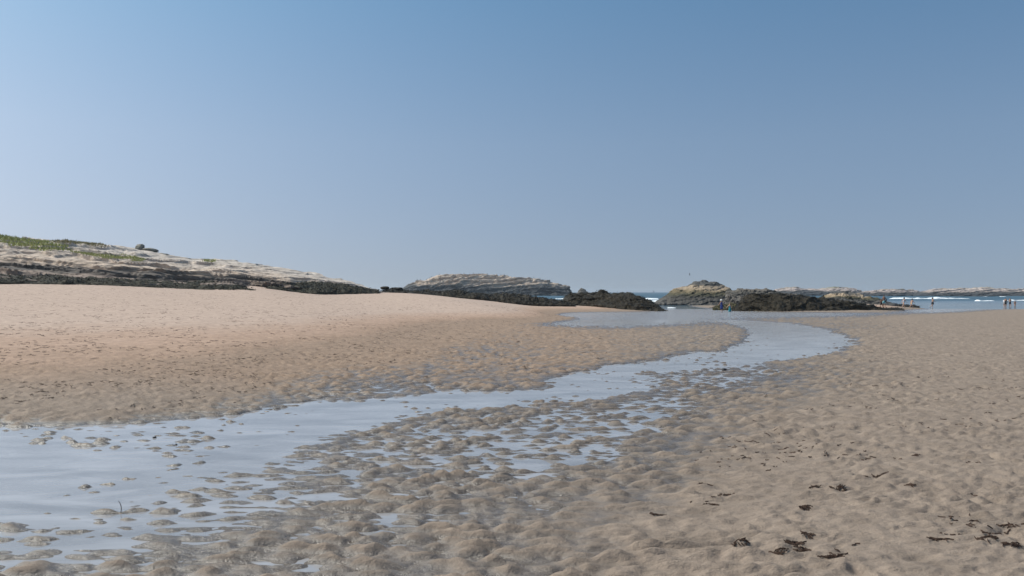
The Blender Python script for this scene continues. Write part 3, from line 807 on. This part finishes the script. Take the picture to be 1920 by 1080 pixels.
# ------------------------------------------------------------------ foam on the sea
M_FOAM = plain('foam', (0.80, 0.83, 0.85), 0.8, 0.08, 2.0)
def foam(label, px0, px1, py, h, wd, seed, Y=None, bow=0.0, low=0.12):
    if Y is None: Y = (CAMZ - SEA_Z) * F / (py - HORIZON)
    n = max(8, int((px1 - px0) * 1.5)); m = 9
    px = np.linspace(px0, px1, n)
    x = (px - 960) / F * Y
    taper = np.clip(np.minimum(np.arange(n), np.arange(n)[::-1]) / (n * 0.12 + 1), 0, 1) ** 0.6
    k = np.clip(0.7 + 0.9 * pnoise2(x / (wd * 3), x * 0, seed) + 0.5 * pnoise2(x / wd, x * 0 + 3, seed), low, 1.6) * taper
    yc = Y + bow * np.sin(np.linspace(0, math.pi, n)) + wd * 0.8 * pnoise2(x / (wd * 8), x * 0 + 7, seed)
    rows = []
    for j, a in enumerate(np.linspace(0, math.pi, m)):
        r = 0.7 + 0.5 * pnoise2(x / (wd * 0.7), x * 0 + j * 1.7, seed + 4)
        rows.append(np.stack([x, yc - wd * 0.5 * math.cos(a) * k, sea_z(x, yc) - 0.05 + h * math.sin(a) * k * r], 1))
    o = link('sea_foam', mesh_np('sea_foam', np.concatenate(rows), grid_faces(m, n), True), M_FOAM)
    tag(o, label, 'foam', kind='stuff')
    return o
foam('long white breaking wave line behind the walkers', 1650, 1822, 562.8, .62, 3.0, 1, low=.55)
foam('short white breaking wave right of the long one', 1829, 1871, 565.4, .55, 3.0, 2, low=.5)
foam('white breaking wave behind the group of three', 1877, 2030, 564.2, .5, 2.6, 3, low=.5)
foam('small whitecap off the long island', 1735, 1743, 555.6, .5, 4, 4)
foam('small whitecap near the long island cliff', 1764, 1772, 555.4, .6, 4, 5)
foam('small whitecap under the long island cliff', 1776, 1786, 555.6, .5, 4, 6)
foam('faint whitecap before the long island', 1840, 1856, 557.2, .3, 4, 7)
foam('burst of white spray below the long island', 1872, 1886, 557.6, 1.1, 5, 8)
foam('white water between the weedy hump and the dome rock', 1206, 1236, 561.5, .7, 5, 9)
foam('second white water line between the weedy hump and the dome rock', 1198, 1250, 565.5, .5, 4, 10)
foam('little wave in the gap beside the dome rock', 1250, 1269, 576, .22, 1.6, 11, Y=128)
foam('white surf beside the end of the rock chain', 1040, 1064, 561, .6, 5, 12)
foam('white surf line at the foot of the big island', 1005, 1040, 554.2, .8, 8, 13)

# ------------------------------------------------------------------ birds and a far sail
M_BIRD = plain('dark_feathers', (0.035, 0.034, 0.033), 0.8, 0.2)
M_GULL = plain('gull_feathers', (0.20, 0.20, 0.21), 0.8, 0.3)
def tube_np(path, rad, seg=8):
    path = np.array(path, float); rad = np.array(rad, float)
    d = np.gradient(path, axis=0); d /= np.linalg.norm(d, axis=1, keepdims=True)
    up = np.where(np.abs(d[:, 2:3]) > 0.9, np.array([[1., 0, 0]]), np.array([[0, 0, 1.]]))
    a = np.cross(d, up); a /= np.linalg.norm(a, axis=1, keepdims=True); b = np.cross(a, d)
    th = np.linspace(0, 2 * math.pi, seg, endpoint=False)
    V = path[:, None] + rad[:, None, None] * (np.cos(th)[None, :, None] * a[:, None] + np.sin(th)[None, :, None] * b[:, None])
    n = len(path); i = np.arange(n * seg).reshape(n, seg); j = np.roll(i, -1, 1)
    return V.reshape(-1, 3), np.stack([i[:-1], j[:-1], j[1:], i[1:]], -1).reshape(-1, 4)
def join_np(parts):
    V, Fc, k = [], [], 0
    for v, f in parts:
        V.append(v); Fc.append(f + k); k += len(v)
    return np.concatenate(V), np.concatenate(Fc)
bird_me = mesh_np('sea_bird', *join_np([
    tube_np([(0, -.28, .18), (0, -.15, .22), (0, 0, .34), (0, .08, .48), (0, .10, .60), (0, .12, .72), (0, .16, .78), (0, .26, .77)], [.02, .09, .14, .12, .06, .045, .05, .012]),
    tube_np([(-.05, -.02, 0), (-.05, 0, .12), (-.05, 0, .26)], [.02, .015, .03], 5), tube_np([(.05, -.02, 0), (.05, 0, .12), (.05, 0, .26)], [.02, .015, .03], 5)]))
ISL = bpy.data.objects['rock_island'].data
iv = np.empty(len(ISL.vertices) * 3, np.float32); ISL.vertices.foreach_get('co', iv); iv = iv.reshape(-1, 3)
ipx, ipy = project(iv)
for k, px in enumerate((781, 790, 798, 801, 804, 808, 823, 871, 887, 915, 938, 1000, 1014)):
    near_ = np.abs(ipx - px) < 1.6
    c = iv[near_][np.argmin(ipy[near_])]
    b = bpy.data.objects.new('sea_bird', bird_me); COL.objects.link(b)
    if k == 0: bird_me.materials.append(M_BIRD)
    b.location = (float(c[0]), float(c[1]), float(c[2]) - 0.05); b.rotation_euler = (0, 0, random.uniform(0, 6.28)); b.scale = (1.2,) * 3
    tag(b, 'tiny dark sea bird standing on the crest of the big whitish island', 'bird', 'sea birds resting on the island crest')
# gull in flight
gl = bpy.data.objects.new('flying_gull', None); COL.objects.link(gl)
gl.scale = (.75,) * 3; gl.location = wpt(1293, 514.5, 210); gl.rotation_euler = (R(10), R(58), R(70))
tag(gl, 'single gull flying above the dome rock', 'bird')
link('body', mesh_np('body', *tube_np([(0, -.30, 0), (0, -.18, 0), (0, 0, .01), (0, .14, .02), (0, .22, .03), (0, .30, .02)], [.02, .05, .075, .06, .045, .01])), M_GULL, gl)
for s_ in (-1, 1):
    xs = np.linspace(0, 1, 9)
    le = np.stack([s_ * xs * .62, .10 + .06 * np.sin(xs * 3) - .16 * xs ** 2, .10 * np.sin(xs * 2.6)], 1)
    te = le.copy(); te[:, 1] -= .20 * (1 - xs ** 2.2) + .02
    V = np.concatenate([le + [0, 0, .008], te, le - [0, 0, .008]])
    i = np.arange(8)
    f = np.concatenate([np.stack([i, i + 1, i + 10, i + 9], 1), np.stack([i + 9, i + 10, i + 19, i + 18], 1), np.stack([i + 18, i + 19, i + 1, i], 1)])
    link('wing', mesh_np('wing', V, f), M_BIRD, gl)
# sailing boat on the horizon
M_SAIL = plain('sailcloth', (0.30, 0.33, 0.36), 0.8, 0.05)
M_HULL = plain('boat_hull', (0.35, 0.37, 0.40), 0.5, 0.05)
sb = bpy.data.objects.new('sailing_boat', None); COL.objects.link(sb)
sb.location = ((1225.5 - 960) / F * 3300, 3300, SEA_Z)
tag(sb, 'tiny sailing boat on the sea horizon', 'boat')
link('hull', mesh_np('hull', *tube_np([(-5, 0, .7), (-3.5, 0, .5), (0, 0, .35), (3.5, 0, .5), (5.5, 0, .9)], [.1, .9, 1.2, .8, .1])), M_HULL, sb)
link('mast', mesh_np('mast', *tube_np([(0, 0, 0), (0, 0, 12)], [.1, .06])), M_HULL, sb)
for nm, pts in (('mainsail', [(-.1, 1.5), (-3.6, 1.6), (-.1, 11.6)]), ('jib', [(.2, 1.3), (4.4, 1.2), (.2, 10.0)])):
    V = np.array([(x, .05 * q, z) for q in (-1, 1) for x, z in pts])
    link(nm, mesh_np(nm, V, np.array([[0, 1, 2], [5, 4, 3], [0, 3, 4], [0, 4, 1], [1, 4, 5], [1, 5, 2], [2, 5, 3], [2, 3, 0]]), False), M_SAIL, sb)

# ------------------------------------------------------------------ people
def skin_mesh(name, verts, edges, mat, parent, roots=(0,), sub=1):
    me = bpy.data.meshes.new(name)
    me.from_pydata([v[0] for v in verts], edges, [])
    o = link(name, me, mat, parent)
    md = o.modifiers.new('skin', 'SKIN'); md.use_smooth_shade = True
    for i, v in enumerate(verts):
        r = v[1]
        me.skin_vertices[0].data[i].radius = r if isinstance(r, tuple) else (r, r)
        me.skin_vertices[0].data[i].use_root = i in roots
    ss = o.modifiers.new('sub', 'SUBSURF'); ss.levels = sub; ss.render_levels = sub
    return o

SKINS = {'tan': plain('skin_tan', (0.30, 0.155, 0.095), 0.55, 0.06), 'pale': plain('skin_pale', (0.42, 0.25, 0.18), 0.55, 0.06), 'brown': plain('skin_brown', (0.20, 0.10, 0.06), 0.55, 0.06)}
HAIRS = {'black': plain('hair_black', (0.015, 0.012, 0.010), 0.5, 0.1), 'brown': plain('hair_brown', (0.07, 0.04, 0.025), 0.5, 0.1)}
_cl = {}
def cloth(c):
    if c not in _cl: _cl[c] = plain('cloth_%d' % len(_cl), c, 0.85, 0.15, 9.0)
    return _cl[c]

def person(label, px, py, height, heading, legs, arms, lean=0.06, skin='tan', hair='black', wear=(), hat=None, longhair=False, Y=None, sink=0.0, stoop=0.0):
    x, y = flat_xy(px, py)
    if Y: x, y = (px - 960) / F * Y, Y
    root = bpy.data.objects.new('person', None); COL.objects.link(root)
    root.location = (x, y, max(sand_z(x, y), float(zwater(y)) - 0.12) - sink)
    root.rotation_euler = (0, 0, R(heading)); root.scale = (height / 1.75,) * 3
    tag(root, label, 'person')
    def fw(p, L, a, out=0.0):           # step down a limb: angle a forwards
        return (p[0] + out * L, p[1] + math.sin(R(a)) * L, p[2] - math.cos(R(a)) * L)
    # legs decide the pelvis height
    lows = []
    for (a, k) in legs:
        lows.append(.43 * math.cos(R(a)) + .42 * math.cos(R(a - k)) + .06)
    pz = max(lows) + .05
    def up(p, L, a): return (p[0], p[1] + math.sin(R(a)) * L, p[2] + math.cos(R(a)) * L)
    la = math.degrees(lean)
    pel = (0, 0, pz); wai = up(pel, .15, la); che = up(wai, .20, la + stoop); uch = up(che, .15, la + stoop * 1.3); nek = up(uch, .08, la + stoop); hb = up(nek, .06, la + stoop * .6); hm = up(hb, .08, la); ht = up(hm, .075, la)
    V = [(pel, (.15, .115)), (wai, (.125, .10)), (che, (.155, .11)), (uch, (.125, .10)), (nek, .052), (hb, .075), (hm, (.082, .098)), (ht, (.055, .065))]
    E = [(i, i + 1) for i in range(7)]
    def add(p, r, par):
        V.append((p, r)); E.append((par, len(V) - 1)); return len(V) - 1
    nose = add((hm[0], hm[1] + .115, hm[2] - .015), .016, 6)
    L = []
    for s_, (a, k) in zip((-1, 1), legs):
        hip = (s_ * .085, 0, pz - .05); kn = fw(hip, .43, a); an = fw(kn, .42, a - k); hi = add(hip, .092, 0); ki = add(kn, .058, hi); ai = add(an, .040, ki)
        toe = (an[0] + s_ * .02, an[1] + .15 * math.cos(R(a - k)), an[2] - .04 + .10 * min(0, math.sin(R(a - k)))); add(toe, .03, ai)
        L.append((hip, kn, an))
    roots = [0]; Aj = []
    for s_, (a, k, out) in zip((-1, 1), arms):
        sh = (s_ * .175, uch[1], uch[2] - .01); el = fw(sh, .28, a, s_ * out); wr = fw(el, .25, a + k, s_ * out * .6); pa = fw(wr, .07, a + k)
        si = add(sh, .055, 3); ei = add(el, .042, si); wi = add(wr, .030, ei); pi_ = add(pa, (.034, .022), wi)
        Aj.append((sh, el, wr))
        for f_ in range(5):
            off = (f_ - 2) * .014
            b0 = (pa[0], pa[1] + off, pa[2]); ln = (.055, .07, .075, .07, .06)[f_]
            roots.append(len(V)); V.append((b0, .009)); p1 = fw(b0, ln * .6, a + k + 8 + (35 if f_ == 0 else 0)); V.append((p1, .008)); p2 = fw(p1, ln * .5, a + k + 25 + (35 if f_ == 0 else 0)); V.append((p2, .007))
            E.append((len(V) - 3, len(V) - 2)); E.append((len(V) - 2, len(V) - 1))
    skin_mesh('body', V, E, SKINS[skin], root, roots)
    # hair
    hv = [((hm[0], hm[1] - .015, hm[2] + .01), (.095, .105)), ((ht[0], ht[1] - .01, ht[2] + .015), (.07, .08))]
    he = [(0, 1)]
    if longhair:
        hv += [((nek[0], nek[1] - .07, nek[2] + .02), .07), ((uch[0], uch[1] - .11, uch[2]), .05)]; he += [(0, 2), (2, 3)]
    hv[0] = ((hm[0], hm[1] - .03, hm[2] + .015), (.093, .09))
    skin_mesh('hair', hv, he, HAIRS[hair], root)
    for w in wear:
        kind, c = w[0], cloth(w[1])
        if kind == 'shorts':
            v = [(wai, (.135, .11)), (pel, (.168, .132))]; e = [(0, 1)]
            for hip, kn, an in L:
                m_ = tuple(hip[i] + (kn[i] - hip[i]) * .62 for i in range(3)); v += [(hip, .112), (m_, .098)]; n = len(v); e += [(1, n - 2), (n - 2, n - 1)]
            skin_mesh('shorts', v, e, c, root)
        elif kind in ('shirt', 'suit', 'bikini_top'):
            v = [(uch, (.135, .112)), (che, (.172, .128))]
            if kind != 'bikini_top': v += [(wai, (.142, .118))]
            if kind == 'suit' : v += [(pel, (.165, .13))]
            if kind == 'shirt': v += [(up(pel, .03, la), (.165, .13))]
            e = [(i, i + 1) for i in range(len(v) - 1)]
            if kind == 'shirt':
                for sh, el, wr in Aj:
                    m_ = tuple(sh[i] + (el[i] - sh[i]) * .6 for i in range(3)); v += [(sh, .07), (m_, .06)]; n = len(v); e += [(0, n - 2), (n - 2, n - 1)]
            skin_mesh({'shirt': 'shirt', 'suit': 'swimsuit', 'bikini_top': 'swim_top'}[kind], v, e, c, root)
        elif kind == 'briefs':
            skin_mesh('swim_bottoms', [(up(pel, .06, la), (.155, .12)), (pel, (.168, .13)), ((0, 0, pz - .09), (.12, .11))], [(0, 1), (1, 2)], c, root)
        elif kind in ('dress', 'skirt'):
            prof = ([(uch, .13, .11), (che, .165, .125), (wai, .14, .12)] if kind == 'dress' else [(wai, .138, .115)]) + [(pel, .18, .15)]
            zb = w[2]
            prof += [((0, 0, pz - (pz - zb) * .5), .21, .18), ((0, 0, zb), .22, .20)]
            th = np.linspace(0, 2 * math.pi, 20, endpoint=False)
            Vn = np.concatenate([np.stack([p[0] + rx * (1 + .06 * np.sin(th * 5) * (j > 3)) * np.cos(th), p[1] + ry * np.sin(th), np.full(20, p[2])], 1) for j, (p, rx, ry) in enumerate(prof)])
            i = np.arange(len(prof) * 20).reshape(-1, 20); j = np.roll(i, -1, 1)
            o = link(kind, mesh_np(kind, Vn, np.stack([i[:-1], j[:-1], j[1:], i[1:]], -1).reshape(-1, 4)[:, ::-1]), c, root)
            so = o.modifiers.new('solid', 'SOLIDIFY'); so.thickness = 0.012
    if hat:
        th = np.linspace(0, 2 * math.pi, 20, endpoint=False)
        Vn = np.concatenate([np.stack([hm[0] + r_ * np.cos(th), hm[1] - .01 + r_ * np.sin(th), np.full(20, hm[2] + z_)], 1) for r_, z_ in ((.21, .0), (.125, .045), (.12, .10), (.09, .145), (.01, .16))])
        i = np.arange(100).reshape(5, 20); j = np.roll(i, -1, 1)
        o = link('sun_hat', mesh_np('sun_hat', Vn, np.stack([i[:-1], j[:-1], j[1:], i[1:]], -1).reshape(-1, 4)), cloth(hat), root)
        so = o.modifiers.new('solid', 'SOLIDIFY'); so.thickness = 0.012
    return root

STAND = [(3, 3), (-4, 2)]
WALK = [(24, 6), (-20, 14)]
person('person in a navy blue sundress and white hat wading in the pool', 1353, 585, 1.52, 20, STAND, [(20, 40, .2), (8, 10, .15)], .12, 'pale', 'brown', [('dress', (.012, .028, .15), .42)], hat=(.8, .78, .74), Y=98.5)
person('child in a teal swimsuit sitting low in the pool water', 1368.5, 585.3, 1.45, 10, STAND, [(35, 25, .45), (30, 30, .55)], .1, 'pale', 'brown', [('suit', (.008, .15, .20)), ('skirt', (.008, .16, .21), .30)], Y=97, sink=.35)
man = person('shirtless man in light blue shorts walking off carrying a dark board', 1657.5, 581.5, 1.78, -8, [(8, 4), (-10, 10)], [(0, 15, .18), (6, 35, .3)], .05, 'brown', 'black', [('shorts', (.16, .38, .44))])
person('small person in dark clothes beside the shirtless man', 1652.5, 581.2, 1.30, 15, WALK, [(-20, 10, .3), (15, 20, .2)], .2, 'brown', 'black', [('suit', (.02, .02, .022)), ('shorts', (.02, .02, .022))])
person('long haired person in a grey patterned swimsuit striding along the shallows', 1694, 580, 1.62, -70, [(30, 8), (-26, 10)], [(-35, 10, .12), (30, 20, .1)], .22, 'pale', 'black', [('suit', (.32, .33, .37))], longhair=True)
person('long haired person in pink top and yellow bottoms striding along the shallows', 1709, 579.6, 1.52, -72, [(34, 8), (-34, 14)], [(-25, 20, .1), (28, 25, .1)], .26, 'pale', 'black', [('bikini_top', (.62, .30, .32)), ('briefs', (.66, .52, .22))], longhair=True)
person('person in a black skirt walking alone along the wet sand', 1748.5, 578, 1.72, -80, [(6, 2), (-28, 22)], [(25, 70, .1), (20, 60, .1)], .06, 'pale', 'brown', [('bikini_top', (.35, .16, .17)), ('skirt', (.015, .015, .02), .66)], longhair=True)
person('person in a white top stooping in the group at the water edge', 1882.5, 577, 1.60, -60, [(14, 5), (-12, 8)], [(25, 25, .15), (30, 20, .1)], .25, 'pale', 'brown', [('shirt', (.62, .58, .60)), ('shorts', (.30, .26, .27))], stoop=14)
person('person in a black swimsuit leaning over in the group at the water edge', 1885.5, 577.4, 1.66, -40, [(12, 4), (-8, 8)], [(35, 20, .12), (30, 20, .1)], .2, 'tan', 'brown', [('suit', (.012, .012, .015)), ('shorts', (.012, .012, .015))], stoop=16)
person('person in black shorts and mustard top in the group at the water edge', 1893.8, 576.8, 1.62, -20, [(10, 4), (-14, 6)], [(30, 60, .15), (25, 55, .12)], .12, 'tan', 'black', [('bikini_top', (.45, .30, .12)), ('shorts', (.014, .014, .018))])
person('crouching child in red bottoms at the end of the group by the water', 1903, 576.6, 1.40, 150, [(62, 95), (48, 88)], [(30, 40, .15), (35, 35, .12)], .25, 'tan', 'black', [('briefs', (.40, .07, .06))])
# the board under the man's arm
th = np.linspace(0, 2 * math.pi, 28, endpoint=False)
prof = np.stack([.24 * np.cos(th) * (1 - .25 * np.maximum(0, np.sin(th))), .46 * np.sin(th)], 1)
V = np.concatenate([np.stack([np.full(28, d_), prof[:, 1], prof[:, 0]], 1) for d_ in (-.03, .03)] + [np.array([[-.035, 0, 0], [.035, 0, 0]])])
i = np.arange(28); j = np.roll(i, -1)
fs = [[a, b, b + 28, a + 28] for a, b in zip(i, j)]
me = bpy.data.meshes.new('bodyboard')
me.from_pydata(V.tolist(), [], fs + [[int(b), int(a), 56] for a, b in zip(i, j)] + [[int(a) + 28, int(b) + 28, 57] for a, b in zip(i, j)])
bb = link('bodyboard', me, plain('board_black', (.02, .022, .025), .5, .1))
bb.location = (man.location.x + .30, man.location.y + .02, man.location.z + 1.10); bb.rotation_euler = (0, R(8), R(-35))
tag(bb, 'dark bodyboard held under the arm of the shirtless man', 'board')

# ------------------------------------------------------------------ loose seaweed, stick and stones on the sand
M_WRACK = weed_mat('wrack', (0.03, 0.019, 0.014), (0.065, 0.04, 0.03), (0.12, 0.078, 0.058), 0.05, 0.6)
def ribbons(cx, cy, cz, n, L, spread, rng, width=.018, lift=.012, flatx=1.0):
    """n short crooked ribbons round each centre -> verts, faces"""
    N = len(cx) * n
    ox = np.repeat(cx, n) + np.clip(rng.normal(0, 1, N), -1.2, 1.2) * spread * flatx; oy = np.repeat(cy, n) + np.clip(rng.normal(0, 1, N), -1.5, 1.5) * spread * 0.6
    a = rng.normal(0, 0.7, N) + np.where(rng.random(N) < .5, 0, math.pi)
    far_ = np.clip(oy / 11, 1, 2.2); ln = L * far_ * rng.uniform(.4, 1.5, N); w = width * far_ * rng.uniform(.5, 1.4, N)
    P = []
    x, y = ox.copy(), oy.copy()
    for k in range(4):
        P.append((x.copy(), y.copy()))
        x = x + np.cos(a) * ln / 3; y = y + np.sin(a) * ln / 3; a = a + rng.normal(0, .5, N)
    rows = []
    zz = [sand_fields(p[0], p[1])[0] for p in P]
    for k in range(4):
        xk, yk = P[k]; x2, y2 = P[min(k + 1, 3)]; x1, y1 = P[max(k - 1, 0)]
        tx, ty = x2 - x1, y2 - y1; l = np.hypot(tx, ty) + 1e-6
        ww = w * (1.0, 1.2, .9, .25)[k]
        h_ = lift * rng.uniform(.2, 1.6, N)
        rows.append(np.stack([xk - ty / l * ww, yk + tx / l * ww, zz[k] + h_ * .5 + .002], 1))
        rows.append(np.stack([xk, yk, zz[k] + h_ + .008], 1))
        rows.append(np.stack([xk + ty / l * ww, yk - tx / l * ww, zz[k] + h_ * .5 + .002], 1))
    V = np.stack(rows, 1).reshape(-1, 3)         # N x 12 x 3
    b = np.arange(N)[:, None] * 12
    q = []
    for k in range(3):
        for c in range(2):
            q.append(np.stack([b[:, 0] + 3 * k + c, b[:, 0] + 3 * k + c + 1, b[:, 0] + 3 * k + 4 + c, b[:, 0] + 3 * k + 3 + c], 1))
    return V, np.concatenate(q)
rng = np.random.default_rng(99)
# single clumps that can be told apart on the right hand flats (photo x, y, ribbons, size)
CL = [(1490, 1046, 46, .11), (1500, 1058, 22, .10), (1462, 1066, 26, .10), (1560, 1076, 36, .12), (1762, 1045, 40, .12), (1850, 1046, 34, .12), (1895, 1056, 30, .11), (1385, 1050, 18, .08), (1512, 1032, 18, .08),
      (1508, 976, 26, .10), (1570, 938, 26, .10), (1525, 937, 22, .09), (1708, 936, 20, .09), (1360, 943, 22, .10), (1335, 966, 18, .09), (1650, 912, 24, .11), (1620, 915, 16, .09), (1715, 874, 20, .10), (1320, 924, 18, .09), (1880, 1018, 20, .10), (1230, 976, 16, .08)]
for px, py, n, sp in CL:
    x, y = flat_xy(px, py)
    side = 'low wisps' if n < 22 else 'tangle'
    V, Fq = ribbons(np.array([x]), np.array([y]), None, int(n * 0.9), .036, sp * .19, rng, .0018, .006, 1.8)
    c0 = V.mean(0); c0[2] = V[:, 2].min()
    o = link('seaweed_clump', mesh_np('seaweed_clump', V - c0, Fq), M_WRACK); o.location = c0
    tag(o, 'small clump of dark red-brown seaweed washed up on the smooth damp sand', 'seaweed', 'seaweed clumps on the damp sand flats')
# uncountable crumbs of weed
cs = []
for k in range(7600):
    if k < 1500:   # right flats, drawn in drift lines
        y = 4.6 + 13 * rng.random() ** 1.3; t = rng.uniform(.02, .75); x = t * y
        if fbm2(np.array([x * .5]), np.array([y * .9]), 2, 77)[0] < .14 + .25 * (t < .2) + .12 * (y < 7): continue
    else:
        y = 11 * math.exp(rng.random() ** 0.8 * math.log(7.5)); t = rng.uniform(-.72, .12); x = t * y
        if fbm2(np.array([x * .35]), np.array([y * .35]), 2, 78)[0] < -.05: continue
    cs.append((x, y))
cs = np.array(cs)
ab = sand_fields(cs[:, 0], cs[:, 1])[1]
cs = cs[(ab > .045)]
V, Fq = ribbons(cs[:, 0], cs[:, 1], None, 2, .042, .028, rng, .0034, .006, 1.6)
o = link('seaweed_crumbs', mesh_np('seaweed_crumbs', V, Fq), M_WRACK)
tag(o, 'scattered crumbs of dark seaweed all over the damp sand', 'seaweed', kind='stuff')
# bent stick in the stream
x, y = flat_xy(225, 962)
zt = float(zwater(y))
V, Fq = tube_np([(0, 0, -.08), (.008, 0, 0), (.016, 0, .03), (.013, .0, .06), (.003, 0, .085), (-.009, 0, .10)], [.0035, .0035, .003, .003, .0025, .0015], 6)
o = link('bent_stick', mesh_np('bent_stick', V, Fq), plain('wet_twig', (.06, .045, .03), .6, .2)); o.location = (x, y, zt)
tag(o, 'thin bent stick poking up from the stream near the drowned sand lumps', 'stick')
M_STONE = plain('dark_stone', (.03, .03, .032), .5, .3, 20)
for px, py, w_, h_, lab in ((1357.5, 694.5, 9, 5, 'small black stone at the stream edge below the wide bend'), (290, 821, 7, 3.5, 'black stone on a sand lump in the stream'), (331, 834, 4, 3, 'tiny dark stone at the tip of a sand lump in the stream')):
    x, y = flat_xy(px, py)
    o = blob('dark_stone', lab, 'stone', px, py, y, w_, h_, M_STONE, int(px) % 50, .8, sub=12)
    o.location = (x, y, max(sand_z(x, y), float(zwater(y))) + h_ / F * y * .3)

# ------------------------------------------------------------------ sea air
hz = NT('haze')
hz.n.remove(hz.bsdf)
pv = hz.node('ShaderNodeVolumePrincipled')
pv.inputs['Color'].default_value = (0.80, 0.88, 0.97, 1); pv.inputs['Density'].default_value = 0.00016; pv.inputs['Anisotropy'].default_value = 0.3
hz.l.new(pv.outputs[0], hz.out.inputs['Volume'])
hx, hy0, hy1, z0, z1 = 8200.0, -60.0, 7060.0, -8.0, 26.0
V = np.array([(x_, y_, z_) for z_ in (z0, z1) for x_, y_ in ((-hx, hy0), (hx, hy0), (hx, hy1), (-hx, hy1))])
o = link('haze', mesh_np('haze', V, np.array([[3, 2, 1, 0], [4, 5, 6, 7], [0, 1, 5, 4], [1, 2, 6, 5], [2, 3, 7, 6], [3, 0, 4, 7]]), False), hz.m)
tag(o, 'thin pale sea haze over the whole beach', 'haze', kind='stuff')
